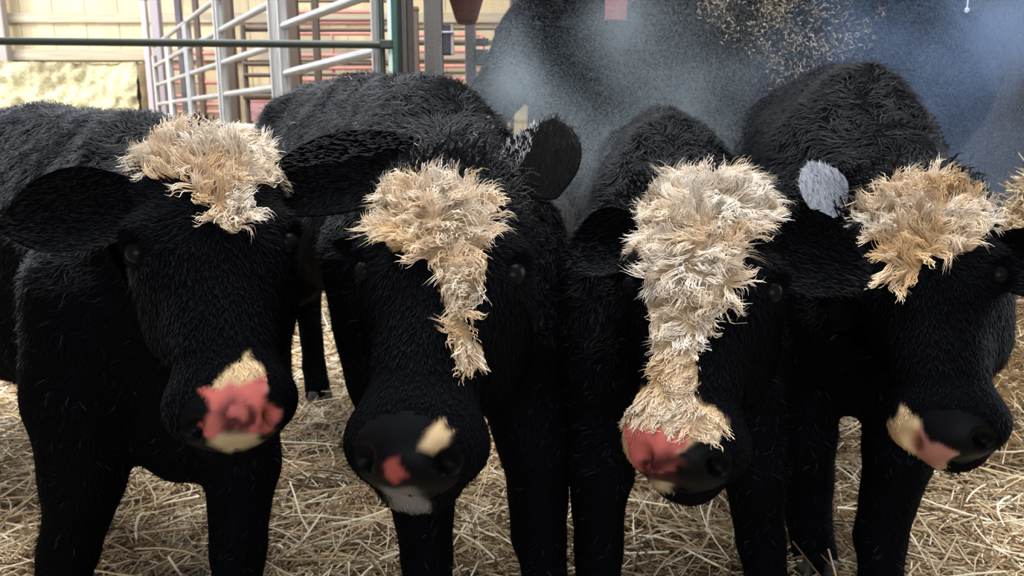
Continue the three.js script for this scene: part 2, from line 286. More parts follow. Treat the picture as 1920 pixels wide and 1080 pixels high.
function makeBovine(o) {
  const root = thing(o.name, o.label, o.category, [o.x, 0, o.z]);
  const head = new THREE.Object3D(); head.position.set(...o.head.slice(0, 3)); head.rotation.copy(eulerOf(...o.head.slice(3, 6))); head.scale.setScalar(o.head[6]); head.updateMatrixWorld(true);
  const hs = o.head[6], inv = head.matrixWorld.clone().invert(), bones = bodyBones({ ...o, head }), e = inv.elements, lv = V();
  const neckOnly = bones.filter((b, i) => i < 10);
  const bodyF = (list) => (x, y, z) => { let d = 9; for (const b of list) { const q = cap(x, y, z, b[0], b[1], b[2], b[3], b[4], b[5], b[6], b[7]); d = d > 8 ? q : smin(d, q, b[8]); } return d; };
  const whole = bodyF(bones), near = bodyF(neckOnly);
  const hf = (x, y, z) => { const lx = e[0] * x + e[4] * y + e[8] * z + e[12], ly = e[1] * x + e[5] * y + e[9] * z + e[13], lz = e[2] * x + e[6] * y + e[10] * z + e[14]; return Math.hypot(lx, ly, lz) > 0.45 ? 1 : headField(lx, ly, lz) * hs; };
  const lump = (x, y, z) => 0.012 * (noise3(x * 14, y * 14, z * 14) - 0.5);
  // the trunk on a coarse grid in the world's axes, the head on a fine grid in its own axes: both follow one field
  const box3 = [[-0.2, -0.3, -0.165], [0.2, 0.24, 0.14]];
  const lo = [9, 0, 9], hi = [-9, 0, -9];
  for (const b of bones) for (const k of [0, 4]) for (const a of [0, 2]) { lo[a] = Math.min(lo[a], b[k + a] - b[k + 3] - 0.05); hi[a] = Math.max(hi[a], b[k + a] + b[k + 3] + 0.05); }
  for (const b of bones) for (const k of [0, 4]) hi[1] = Math.max(hi[1], b[k + 1] + b[k + 3] + 0.05);
  const inBox = (x, y, z, g) => { lv.set(x, y, z).applyMatrix4(inv); return lv.x > box3[0][0] + g && lv.x < box3[1][0] - g && lv.y > box3[0][1] + g && lv.y < box3[1][1] - g && lv.z > box3[0][2] + g && lv.z < box3[1][2] - g; };
  const trunk = netsOf((x, y, z) => smin(whole(x, y, z), hf(x, y, z), 0.05) + lump(x, y, z), lo, hi, o.cell ?? 0.016, (x, y, z) => !inBox(x, y, z, 0.012));
  trunk.computeVertexNormals();
  const hc = (o.headCell ?? 0.0045) / hs, wv = V();
  const skull = netsOf((x, y, z) => { wv.set(x, y, z).applyMatrix4(head.matrixWorld); return smin(near(wv.x, wv.y, wv.z), headField(x, y, z) * hs, 0.05); }, box3[0], box3[1], hc);
  skull.computeVertexNormals();
  // colours on the head, in its own axes
  const P = skull.attributes.position.array, N = skull.attributes.normal.array, col = new Float32Array(P.length), isNose = new Uint8Array(P.length / 3);
  const m = o.marks ?? {};
  for (let i = 0; i < P.length; i += 3) {
    const x = P[i], y = P[i + 1], z = P[i + 2], nz = N[i + 2], b = 0.8 * y + 0.6 * z, jx = x + 0.008 * (noise3(x * 90, y * 90, z * 90) - 0.5), jb = b + 0.008 * (noise3(x * 90 + 7, y * 90, z * 90) - 0.5);
    let c = BLACK;
    if (m.blaze && nz > -0.1 && z > -0.05 && inside(m.blaze, x, y)) c = [0.42, 0.3, 0.17];
    if (z > -0.035 && y < -0.1) {
      if (m.white) c = blend(c, [0.55, 0.39, 0.22], soft(m.white, jx, jb, 0.008));
      if (m.lip) c = blend(c, m.lipColor ?? [0.42, 0.33, 0.2], soft(m.lip, jx, jb, 0.014));
      if (m.pink) {
        const q = noise3(x * 60, y * 60, z * 60); c = blend(c, m.pinkColor ?? [0.5 - 0.12 * q, 0.125 - 0.02 * q, 0.1], soft(m.pink, jx, jb, 0.009));
        if (m.spots) c = blend(c, [0.07, 0.018, 0.018], soft(m.spots, x, b, 0.02) * Math.min(1, Math.max(0, (noise3(x * 95, y * 95, z * 95 + 4) - 0.3) * 5)));
      }
    }
    col.set(c, i);
    // nose pad: the bare wet skin at the end of the muzzle
    if (y < -0.17 && N[i + 1] * -0.55 + nz * 0.75 > 0.42 && Math.hypot(x / 0.062, (b + 0.172) / 0.052) < 1) isNose[i / 3] = 1;
  }
  skull.setAttribute('color', new THREE.BufferAttribute(col, 3));
  skull.applyMatrix4(head.matrixWorld);
  const idx = skull.index.array, nIdx = [], sIdx = [];
  for (let t = 0; t < idx.length; t += 3) (isNose[idx[t]] && isNose[idx[t + 1]] && isNose[idx[t + 2]] ? nIdx : sIdx).push(idx[t], idx[t + 1], idx[t + 2]);
  const base = root.position, hairBlack = new Hair(), hairFace = new Hair(), hairCream = new Hair();
  const tc = new Float32Array(trunk.attributes.position.count * 3); for (let i = 0; i < tc.length; i += 3) tc.set(BLACK, i); trunk.setAttribute('color', new THREE.BufferAttribute(tc, 3));
  // ears: cupped leaves merged into the body
  const ears = [];
  for (const [sx, dir, face, L, W, tint, base = [0.075, 0.1, -0.015], rim, cup = 1] of o.ears) {
    const X = V(...dir).normalize(), Z0 = V(...face), Y = V().crossVectors(Z0, X).normalize(), Z = V().crossVectors(X, Y);
    const g = earShape(L, W, cup).applyMatrix4(new THREE.Matrix4().makeBasis(X, Y, Z).setPosition(sx * base[0], base[1], base[2]));
    g.applyMatrix4(head.matrixWorld);
    const ec = new Float32Array(g.attributes.position.count * 3), t = tint ?? BLACK; for (let i = 0; i < ec.length; i += 3) ec.set(t, i);
    g.setAttribute('color', new THREE.BufferAttribute(ec, 3)); ears.push(g);
    const YW = Y.clone().transformDirection(head.matrixWorld), root0 = V(sx * base[0], base[1], base[2]).applyMatrix4(head.matrixWorld);
    const XW = X.clone().transformDirection(head.matrixWorld);
    scatter(g, 40000, (p, n) => {
      const dirW = XW.clone().addScaledVector(n, -XW.dot(n)).add(V(gauss() * 0.25, gauss() * 0.25 - 0.1, gauss() * 0.25)).normalize(), b = rr(0.6, 1.6);
      const off = p.clone().sub(root0), edge = off.dot(YW) / (W * hs * 0.5), along = off.dot(XW) / (L * hs);
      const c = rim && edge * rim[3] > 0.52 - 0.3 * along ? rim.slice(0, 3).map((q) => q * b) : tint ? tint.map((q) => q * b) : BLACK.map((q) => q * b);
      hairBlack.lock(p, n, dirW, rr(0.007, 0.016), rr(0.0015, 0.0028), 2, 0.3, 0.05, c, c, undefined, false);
    });
  }
  const clean = (g) => { g.deleteAttribute('uv'); return g; };
  const headPart = skull.clone(); headPart.setIndex(sIdx);
  const body = mergeGeometries([trunk, headPart, ...ears].map((g) => clean(g).toNonIndexed()));
  part('body', body.translate(-base.x, 0, -base.z), M.skin, root);
  if (nIdx.length) { const ng = skull.clone(); ng.setIndex(nIdx); part('nose', ng.toNonIndexed().translate(-base.x, 0, -base.z), M.nose, root).userData.label = o.noseLabel; }
  for (const s of [1, -1]) { const p = head.localToWorld(V(s * 0.092, 0.001, 0.03)); part('eye', new THREE.SphereGeometry(0.0165 * hs, 20, 14).translate(p.x - base.x, p.y, p.z - base.z), M.eye, root); }
  for (const h of bones.hooves) {
    const sy = Math.sin(o.yaw * D), cy = Math.cos(o.yaw * D), claws = [];
    for (const s of [1, -1]) claws.push(new THREE.LatheGeometry([[0, 0], [0.034, 0], [0.033, 0.01], [0.024, 0.06], [0, 0.066]].map(([a, b]) => new THREE.Vector2(a * o.s, b * o.s)), 12).scale(0.75, 1, 1.35).translate(s * 0.024 * o.s, 0, 0.02 * o.s));
    part('hoof', mergeGeometries(claws).rotateY(o.yaw * D).translate(h.x - base.x + 0 * sy * cy, 0.002, h.z - base.z), M.hoof, root);
  }
  // short black coat on the head, long curling locks on the white face marks
  const down = V(0, -1, 0).transformDirection(head.matrixWorld), lp = V();
  const radial = (l, n) => { // lie of the face hair: outwards from the whorl between the eyes
    const v = V(l.x * 1.2, (l.y - 0.035), (l.z - 0.09) * 0.6).transformDirection(head.matrixWorld); if (l.y < -0.02) v.lerp(down, 0.7);
    return v.addScaledVector(n, -v.dot(n)).normalize();
  };
  const nearTop = (l) => Math.min(1, Math.max(0, (l.y - 0.05) / 0.1));
  scatter(skull, o.faceHair ?? 52000, (p, n, t) => {
    lp.copy(p).applyMatrix4(inv);
    if (isNose[idx[t]] || lp.z < -0.1) return;
    const b = rr(0.5, 1.8), top = nearTop(lp), curl = o.curly ? top : 0, dir = radial(lp, n).add(V(gauss() * (0.25 + 0.5 * curl), gauss() * (0.25 + 0.5 * curl), gauss() * 0.2)).normalize();
    const i3 = idx[t] * 3, pale = col[i3] > 0.05, muz = lp.y < -0.15;
    if (pale && m.blaze && lp.y > -0.17 && inside(m.blaze, lp.x, lp.y)) return;
    const paintedSheen = o.paintedSheen && lp.y < 0.02 ? 1 + 9 * rnd() * Math.min(1, Math.max(0, (lp.x * o.paintedSheen - 0.02) / 0.06)) * Math.min(1, (0.02 - lp.y) / 0.1) * Math.min(1, fbm(lp.x * 30, lp.y * 18, 4) * 1.6) : 1;  // greyer hair on one cheek: the sheen of side light painted into the colour
    const pb = rr(0.85, 1.4), c = pale ? [col[i3] * pb, col[i3 + 1] * pb, col[i3 + 2] * pb] : [BLACK[0] * b * paintedSheen, BLACK[1] * b * paintedSheen, BLACK[2] * b * paintedSheen];
    const len = (muz ? rr(0.004, 0.009) : rr(0.007, 0.014) + 0.03 * top * rnd()) * hs;
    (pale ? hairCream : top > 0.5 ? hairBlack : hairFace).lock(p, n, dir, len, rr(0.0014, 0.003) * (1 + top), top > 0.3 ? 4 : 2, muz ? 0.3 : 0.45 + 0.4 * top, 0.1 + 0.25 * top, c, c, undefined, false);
  });
  if (m.blaze) {
    const seeds = [], within = (p) => { lp.copy(p).applyMatrix4(inv); return lp.z > -0.05 && inside(m.blaze, lp.x, lp.y); };
    scatter(skull, 9000, (p, n) => {
      if (!within(p)) return;
      const low = Math.max(0, Math.min(1, (-lp.y - 0.02) / 0.12)), dir = radial(lp, n), tuft = noise3(lp.x * 48, lp.y * 48, 3.3 + (o.seed ?? 0)) * 6.28 * 1.3;
      dir.applyAxisAngle(n, (tuft - 4) * 0.8 * (1 - 0.7 * low)).add(V(gauss() * 0.3, gauss() * 0.3, gauss() * 0.3).multiplyScalar(1 - 0.6 * low)).normalize();
      const warm = Math.min(1, Math.max(0, fbm(lp.x * 22 + 5, lp.y * 22, (o.seed ?? 1)) * 1.9 - 0.62 + (o.warm ?? 0) + 0.3 * low - 1.2 * Math.max(0, lp.y - 0.1)));
      seeds.push({ p: p.clone(), dir, low, warm, br: rr(0.8, 1.12), cl: rnd(), lift: rr(0.45, 1.15) * (1 - 0.55 * low), len: rr(0.024, 0.039) * (1 - 0.45 * low) * hs });
    });
    const pull = V(), d = V();
    scatter(skull, 95000, (p, n) => {
      if (!within(p)) return;
      let s = seeds[0], best = 9; for (const k of seeds) { const q = k.p.distanceToSquared(p); if (q < best) { best = q; s = k; } }
      pull.copy(s.p).sub(p).addScaledVector(s.dir, 0.3 * s.len).multiplyScalar(0.75 / s.len);
      d.copy(s.dir).add(pull).add(V(gauss() * 0.1, gauss() * 0.1, gauss() * 0.1)).normalize();
      const br = s.br * rr(0.9, 1.1), w = s.warm, tip = [(0.87 - 0.13 * w) * br, (0.8 - 0.28 * w) * br, (0.7 - 0.41 * w) * br], rt = [tip[0] * 0.5, tip[1] * 0.4, tip[2] * 0.3];  // roots coloured darker to paint the occlusion between locks
      hairCream.lock(p, n, d, s.len * rr(0.8, 1.1), rr(0.0013, 0.0028), 7, s.lift * rr(0.85, 1.1), rr(0.16, 0.26), rt, tip, s.cl);
    });
  }
  // the woolly winter coat on the trunk, denser along the back
  const fwd = V(Math.sin(o.yaw * D), 0, Math.cos(o.yaw * D));
  scatter(trunk, o.coat ?? 17000, (p, n) => {
    if (inBox(p.x, p.y, p.z, 0.02)) return;
    const b = rnd() < 0.06 ? rr(4, 9) : rr(0.5, 1.9), sw = noise3(p.x * 26, p.y * 26, p.z * 26 + 5) * 9, dir = fwd.clone().multiplyScalar(-0.6).add(V(0.7 * Math.sin(sw) + gauss() * 0.22, -0.75 + gauss() * 0.25, 0.7 * Math.cos(sw) + gauss() * 0.22)); dir.addScaledVector(n, -dir.dot(n)).normalize();
    const c = [BLACK[0] * b * 1.3, BLACK[1] * b * 1.3, BLACK[2] * b * 1.3];
    (n.y > 0.05 && p.y > 0.55 ? hairBlack : hairFace).lock(p, n, dir, (n.y > -0.1 && p.y > 0.6 ? rr(0.018, 0.038) : rr(0.014, 0.024)), rr(0.0012, 0.0032), n.y > 0.05 ? 3 : 2, rr(0.2, 0.5), rr(0.12, 0.3), c, c, noise3(p.x * 34, p.y * 34, p.z * 34), false);
  }, (x, y, z, nx, ny, nz) => (ny > 0.1 ? 1.5 : 0.5) * (y < 0.25 ? 0.5 : 1));
  part('coat', hairBlack.geometry(V(base.x, 0, base.z)), M.hair, root, 'stuff');
  part('short_coat', hairFace.geometry(V(base.x, 0, base.z)), M.faceHair, root, 'stuff');
  if (hairCream.count) part('face_blaze', hairCream.geometry(V(base.x, 0, base.z)), M.cream, root, 'stuff').userData.label = o.blazeLabel;
  return { root, head, body: trunk, locks: hairBlack.count + hairCream.count };
}

// ================= the barn =================
const T = {
  board: noiseTexture(256, (u, v) => { const g = 0.82 + 0.18 * fbm(u * 40, v * 6, 1) - 0.25 * Math.max(0, fbm(u * 9, v * 5, 7) - 0.55); return [g, g * 0.985, g * 0.95]; }),
  dark: noiseTexture(256, (u, v) => { const g = 0.6 + 0.4 * fbm(u * 50, v * 5, 2); return [g, g, g]; }),
  metal: noiseTexture(256, (u, v) => { const g = 0.78 + 0.22 * fbm(u * 20, v * 20, 9); return [g, g, g]; }),
  soil: noiseTexture(512, (u, v) => { const g = 0.5 + 0.5 * fbm(u * 60, v * 60, 3); return [g, g * 0.9, g * 0.78]; }),
};
const wood = (r, g, b, map = T.board) => std({ color: rgb(r, g, b), map, roughness: 0.85 });
const B = {
  cream: [0.66, 0.55, 0.37], boards: [],
  girt: wood(0.5, 0.43, 0.34), roof: std({ color: rgb(0.32, 0.32, 0.33), roughness: 0.7, map: T.metal }), darkBoards: [0.02, 0.026, 0.016].map((q) => wood(q, q * 0.92, q * 0.85, T.dark)),
  shell: wood(0.4, 0.36, 0.3), galv: std({ color: rgb(0.44, 0.42, 0.405), roughness: 0.42, metalness: 0.2, map: T.metal }), galvOld: std({ color: rgb(0.42, 0.39, 0.4), roughness: 0.55, metalness: 0.2, map: T.metal }),
  brown: std({ color: rgb(0.14, 0.095, 0.07), roughness: 0.6, map: T.metal }), mauve: std({ color: rgb(0.12, 0.1, 0.11), roughness: 0.6, map: T.metal }), dkgreen: std({ color: rgb(0.025, 0.035, 0.025), roughness: 0.5 }),
  green: std({ color: rgb(0.03, 0.1, 0.075), roughness: 0.45, map: T.metal }), pale: std({ color: rgb(0.6, 0.75, 0.7), roughness: 0.5 }), post: wood(0.085, 0.068, 0.06, T.dark), rust: std({ color: rgb(0.1, 0.028, 0.018), roughness: 0.65, map: T.dark }),
  black: std({ color: rgb(0.02, 0.022, 0.024), roughness: 0.6 }), red: std({ color: rgb(0.72, 0.3, 0.25), roughness: 0.5, map: T.metal }), pinkPanel: std({ color: rgb(0.5, 0.27, 0.27), roughness: 0.6, map: T.metal }), pinkPale: std({ color: rgb(0.85, 0.4, 0.42), roughness: 0.5 }),
};
for (const k of [1, 0.93, 1.05, 0.97]) B.boards.push(wood(B.cream[0] * k, B.cream[1] * k, B.cream[2] * k));
const ZB = -10.5, XL = -7.5, XR = 6, TOP = 5, ZF = 4.5;
// floor: trodden, uneven bedding over earth
const bump = (x, z) => 0.05 * (fbm(x * 2.2 + 20, 0, z * 2.2) - 0.5) + 0.03 * (fbm(x * 9, 3, z * 9) - 0.5) - 0.01;
{
  const g = new THREE.PlaneGeometry(XR - XL, ZF - ZB, 270, 300).rotateX(-Math.PI / 2).translate((XL + XR) / 2, 0, (ZF + ZB) / 2), p = g.attributes.position;
  for (let i = 0; i < p.count; i++) p.setY(i, bump(p.getX(i), p.getZ(i)));
  g.computeVertexNormals(); const uv = g.attributes.uv; for (let i = 0; i < uv.count; i++) uv.setXY(i, p.getX(i) / 1.3, p.getZ(i) / 1.3);
  struct('floor', g, std({ color: rgb(0.2, 0.145, 0.09), roughness: 1, map: T.soil }));
}
{ // back wall: a thick shell faced with upright boards and girts
  const w = struct('wall_back', box(XL - 0.2, 0, ZB - 0.2, XR + 0.2, TOP, ZB), B.shell);
  const g = [0, 1].map((k) => box(-0.108, 0, 0, 0.108, TOP, 0.028 + 0.008 * k));
  for (let i = 0; i * 0.22 < XR - XL; i++) { const m = part('board', g[i % 2], B.boards[(i * 7 + (i >> 2)) % 4], w); m.position.set(XL + 0.11 + i * 0.22, 0, ZB); }
  for (const y of [2.62, 3.7]) part('girt', box(XL, y - 0.07, ZB + 0.03, XR, y + 0.05, ZB + 0.09), B.girt, w);
  part('girt', box(XL, 2.06, ZB + 0.03, XR, 2.2, ZB + 0.12), B.girt, w);
}
{ // left wall with the tall opening that the sun comes through; right wall with a doorway; front wall with a wide doorway behind the camera
  const z0 = -9.9, z1 = -4.4;
  struct('wall_left', mergeGeometries([box(XL - 0.2, 0, ZB, XL, TOP, z0), box(XL - 0.2, 0, z1, XL, TOP, ZF), box(XL - 0.2, 0, z0, XL, 0.9, z1)]), B.shell);
  struct('wall_right', mergeGeometries([box(XR, 0, ZB, XR + 0.2, TOP, -5.2), box(XR, 0, -1.2, XR + 0.2, TOP, ZF), box(XR, 3.6, -5.2, XR + 0.2, TOP, -1.2)]), B.shell);
  struct('wall_front', mergeGeometries([box(XL, 0, ZF, -1.8, TOP, ZF + 0.2), box(1.8, 0, ZF, XR, TOP, ZF + 0.2), box(-1.8, 2.5, ZF, 1.8, TOP, ZF + 0.2)]), B.shell);
  // roof with two open ridge lights
  const R0 = [-2.6, 2.4, -3.7, -0.3], R1 = [-6.5, -0.4, -8.6, -4.6], y = TOP, t = 0.15;
  struct('ceiling', mergeGeometries([box(XL - 0.2, y, R0[3], XR + 0.2, y + t, ZF + 0.2), box(XL - 0.2, y, R0[2], R0[0], y + t, R0[3]), box(R0[1], y, R0[2], XR + 0.2, y + t, R0[3]), box(XL - 0.2, y, R1[3], XR + 0.2, y + t, R0[2]),
    box(XL - 0.2, y, R1[2], R1[0], y + t, R1[3]), box(R1[1], y, R1[2], XR + 0.2, y + t, R1[3]), box(XL - 0.2, y, ZB - 0.2, XR + 0.2, y + t, R1[2])]), B.roof);
}
{ // dark boarded partition behind the big cow, on the right
  const w = struct('wall_right_1', box(0.1, 0, -4.85, XR, TOP, -4.75), B.darkBoards[1]), g = box(-0.118, 0, 0, 0.118, TOP, 0.03);
  w.name = 'wall_partition';
  for (let i = 0; i < 24; i++) { const m = part('board', g, B.darkBoards[(i * 5 + (i >> 1)) % 3], w); m.position.set(0.22 + i * 0.24, 0, -4.75); m.rotation.z = 0; }
}
{ const p = at(37, 60, 10.2); const g = thing('timber_post', 'pale grey timber post against the cream boarded back wall', 'post', [p.x, 0, ZB + 0.19]); part('shaft', new RoundedBoxGeometry(0.14, TOP, 0.12, 1, 0.012).translate(0, TOP / 2, 0), wood(0.4, 0.36, 0.36), g); part('base_plate', box(-0.1, 0, -0.06, 0.1, 0.02, 0.07), B.galvOld, g); }

// ================= loose straw =================
const strawGeo = [0, 1, 2, 3].map((k) => {
  const pos = [], idx = [], bend = [0.12, -0.2, 0.3, 0.05][k], kink = [0, 0.25, -0.15, 0.1][k];
  for (let i = 0; i <= 4; i++) for (let j = 0; j < 4; j++) {   // a hollow stem, four sided; the length is 1 and the thickness 0.02
    const u = i / 4 - 0.5, a = j / 4 * 2 * Math.PI, r = 0.01 * (i === 4 ? 0.6 : 1);
    pos.push(u, bend * (0.25 - u * u) + r * Math.sin(a), kink * (u > 0 ? u : 0) * (u + 0.5) + r * 0.8 * Math.cos(a));
    if (i < 4) { const p = i * 4 + j, q = i * 4 + (j + 1) % 4; idx.push(p, p + 4, q, q, p + 4, q + 4); }
  }
  const g = new THREE.BufferGeometry(); g.setAttribute('position', new THREE.Float32BufferAttribute(pos, 3)); g.setIndex(idx);
  g.computeVertexNormals(); return g;
});
// thickness is set by the tube's y and z: straws are scaled along x by their length, across by the same length
const strawMat = std({ color: 0xffffff, roughness: 0.55 });
function strawField(name, label, count, place, parent = scene) {
  const root = parent === scene ? tag(new THREE.Group(), label, undefined, undefined, 'stuff') : parent; if (parent === scene) { root.name = numbered(name); scene.add(root); }
  const mats = strawGeo.map(() => []), cols = strawGeo.map(() => []), m = new THREE.Matrix4(), q = new THREE.Quaternion(), e = new THREE.Euler(), c = new THREE.Color();
  for (let i = 0; i < count; i++) {
    const s = place(i); if (!s) continue;
    const k = Math.floor(rnd() * 4), tone = rnd(), b = s.tone ?? 1;
    q.setFromEuler(e.set(rr(0, 6.28), s.yaw ?? rr(0, 6.28), s.pitch ?? gauss() * 0.22, 'YZX'));
    mats[k].push(m.compose(s.p, q, V(s.len, s.len * s.fat, s.len * s.fat)).clone());
    cols[k].push(tone < 0.24 ? c.setRGB(0.92 * b, 0.82 * b, 0.62 * b).clone() : tone < 0.68 ? c.setRGB(0.56 * b, 0.425 * b, 0.255 * b).clone() : tone < 0.86 ? c.setRGB(0.32 * b, 0.21 * b, 0.11 * b).clone() : c.setRGB(0.13 * b, 0.075 * b, 0.035 * b).clone());
  }
  strawGeo.forEach((g, k) => {
    if (!mats[k].length) return;
    const im = new THREE.InstancedMesh(g, strawMat, mats[k].length); im.name = numbered('loose_straw'); im.castShadow = im.receiveShadow = true; im.userData.kind = 'stuff';
    mats[k].forEach((x, i) => { im.setMatrixAt(i, x); im.setColorAt(i, cols[k][i]); }); root.add(im);
  });
  return root;
}
strawField('straw_bedding', 'deep golden straw bedding covering the barn floor under the cattle', 165000, () => {
  const wide = rnd() < 0.25, d = wide ? rr(-0.6, 9) : 0.85 + 5.2 * rnd() ** 1.7, x = wide ? rr(-5, 3.5) : rr(-0.93, 0.93) * d * 1.05, z = -d, far = d > 3 ? 1.6 : 1;
  const big = rnd() < 0.1, h = Math.abs(gauss()) * (big ? 0.04 : 0.024), len = (big ? rr(0.12, 0.3) : rr(0.05, 0.2)) * far, patch = fbm(x * 4.5, 5, z * 4.5) + 0.35 * (noise3(x * 16, 2, z * 16) - 0.5);
  return { p: V(x, bump(x, z) + 0.004 + h, z), len, fat: (big ? rr(1.3, 2.2) : rr(0.9, 1.6)) * (0.15 / len) * far, pitch: gauss() * (0.16 + 4 * h), tone: big ? rr(1, 1.35) : 0.35 + 1.35 * patch };
});
{ // a steep heap of straw behind the calf on the right
  const c = V(1.54, 0, -2.22), H = 0.88, root = tag(new THREE.Group(), 'small peaked heap of pale straw behind the rightmost calf', undefined, undefined, 'stuff'); root.name = 'straw_heap'; scene.add(root);
  const core = new THREE.ConeGeometry(0.24, H - 0.03, 28, 14).translate(0, (H - 0.03) / 2, 0), p = core.attributes.position;
  for (let i = 0; i < p.count; i++) { const k = 1 + 0.5 * (fbm(p.getX(i) * 6, p.getY(i) * 6, p.getZ(i) * 6) - 0.5); p.setX(i, p.getX(i) * k + c.x); p.setZ(i, p.getZ(i) * k + c.z); }
  core.computeVertexNormals(); part('straw_core', core, std({ color: rgb(0.5, 0.4, 0.25), roughness: 1, map: T.soil }), root, 'stuff');
  strawField('', '', 7000, () => { const t = 1 - Math.sqrt(rnd()), a = rnd() * 6.28, r = 0.25 * (1 - t); const len = rr(0.06, 0.16); return { p: V(c.x + r * Math.cos(a), t * H, c.z + r * Math.sin(a)), len, fat: rr(0.9, 1.5) * 0.12 / len, pitch: gauss() * 0.6, tone: 1.1 }; }, root);
}
{ // the straw stack along the back wall
  const g = new THREE.BoxGeometry(2.56, 1.97, 0.4, 60, 40, 8), p = g.attributes.position, n = g.attributes.normal;
  for (let i = 0; i < p.count; i++) { const x = p.getX(i), y = p.getY(i), z = p.getZ(i), k = 0.3 * (fbm(x * 1.6, y * 1.6, z * 1.6 + 9) - 0.5) + 0.26 * (fbm(x * 7, y * 7, z * 7) - 0.5); p.setXYZ(i, x + n.getX(i) * 0.3 * k, y + Math.max(0, n.getY(i)) * 0.3 * k, z + Math.max(0, n.getZ(i)) * 0.9 * k); }
  g.translate(-6.05, 0.985, ZB + 0.53); g.computeVertexNormals(); const u = g.attributes.uv; for (let i = 0; i < u.count; i++) u.setXY(i, u.getX(i) * 5, u.getY(i) * 2);
  const s = part('straw_stack', g, std({ color: rgb(0.74, 0.66, 0.46), roughness: 1, map: noiseTexture(512, (a, b) => { const q = 0.62 + 0.42 * fbm(a * 24, b * 70, 4); return [q, q * 0.99, q * 0.93]; }) }));
  tag(s, 'tall mottled stack of pale straw along the back wall', undefined, undefined, 'stuff');
}

// ================= pens behind the calves =================
// a panel of pipes between two upright lines: rails given by their two end points
function pipePanel(name, label, uprights, rails, material, group) {
  const g = thing(name, label, 'pen panel', [uprights[0][0].x, 0, uprights[0][0].z], group), o = g.position;
  for (const [p, top, r] of uprights) { part('upright', pipe(V(p.x - o.x, 0.0, p.z - o.z), V(p.x - o.x, top, p.z - o.z), r), material, g); }
  for (const [a, b, r, m] of rails) part('rail', pipe(a.clone().sub(o), b.clone().sub(o), r), m ?? material, g);
  return g;
}
{ // near white panel
  const A = at(706, 96, 3.05), C = at(535, 138, 3.78), A1 = at(706, -10, 3.05), C1 = at(535, 52, 3.78), up = (v, h) => V(v.x, h, v.z), dy = A1.y - A.y;
  const rails = []; for (let k = -4; k <= 2; k++) rails.push([up(A, A.y + k * dy), up(C, C.y + k * (C1.y - C.y)), 0.021]);
  pipePanel('pipe_panel', 'nearest white pipe panel, its thick rails rising to the green gate post', [[A, 1.85, 0.02], [C, 1.85, 0.026]], rails, B.galv);
}
{ // the panels that run on from it to the far end of the pen
  const S = at(518, 84, 4.0), E = at(293, 160, 8.9), S1 = at(518, 160, 4.0), E1 = at(293, 196, 8.9), gap = 0.5 * (S.y - S1.y + E.y - E1.y), lerp = (t) => V(S.x + (E.x - S.x) * t, 0, S.z + (E.z - S.z) * t), hi = (t) => S.y + (E.y - S.y) * t;
  const cuts = [0, 0.27, 0.53, 0.76, 1], names = ['second white pipe panel, between the nearest panel and the first pale post', 'third white pipe panel, seen just left of the tall pale post', 'fourth white pipe panel, small, towards the back of the pen', 'farthest white pipe panel, ending at the straw stack'];
  for (let k = 0; k < 4; k++) {
    const a = lerp(cuts[k] + 0.007), b = lerp(cuts[k + 1] - 0.007), rails = [];
    for (let r = -4; r <= 2; r++) rails.push([V(a.x, hi(cuts[k]) + r * gap, a.z), V(b.x, hi(cuts[k + 1]) + r * gap, b.z), 0.021]);
    pipePanel('pipe_panel', names[k], [[a, 1.98, k ? 0.036 : 0.03], [b, 1.98, 0.03]], rails, B.galv);
  }
}
function postThing(name, px, depth, w, h, label, material, cap = true, kind = 'post') {
  const p = at(px, 150, depth), g = thing(name, label, kind, [p.x, 0, p.z]);
  part('shaft', new RoundedBoxGeometry(w, h, w, 2, Math.min(0.012, w * 0.2)).translate(0, h / 2, 0), material, g);
  if (cap) part('post_cap', new RoundedBoxGeometry(w * 1.15, 0.03, w * 1.15, 1, 0.006).translate(0, h + 0.015, 0), material, g);
  return g;
}
postThing('steel_post', 437, 7.6, 0.09, 2.6, 'dark brown steel post just right of the tall pale post', B.brown);
postThing('steel_post', 377, 8.2, 0.06, 2.6, 'thin brown steel post left of the tall pale post', B.brown);
postThing('steel_post', 345, 8.6, 0.07, 2.7, 'mauve grey steel post, second from the end of the pen', B.mauve);
postThing('steel_post', 303, 9.2, 0.11, 2.7, 'wide mauve steel post at the far end of the pen', std({ color: rgb(0.3, 0.26, 0.28), roughness: 0.6 }));
postThing('steel_post', 282, 9.4, 0.07, 2.7, 'lilac grey steel post beside the straw stack', std({ color: rgb(0.42, 0.36, 0.38), roughness: 0.6 }));
postThing('steel_post', 556, 6.4, 0.085, 2.6, 'thick brown steel post right of the second white panel', B.brown);
postThing('steel_post', 597, 6.6, 0.062, 2.6, 'slim brown steel post behind the thick white rails', B.brown);
postThing('steel_post', 782, 5.2, 0.04, 1.85, 'short brown steel post behind the timber gate post', B.brown);
postThing('steel_post', 815, 3.5, 0.085, 2.4, 'grey brown steel post that carries the latch box', std({ color: rgb(0.12, 0.105, 0.1), roughness: 0.55, map: T.metal }));
postThing('steel_post', 883, 3.72, 0.054, 2.4, 'mauve steel post below the rust brown bucket', B.mauve);
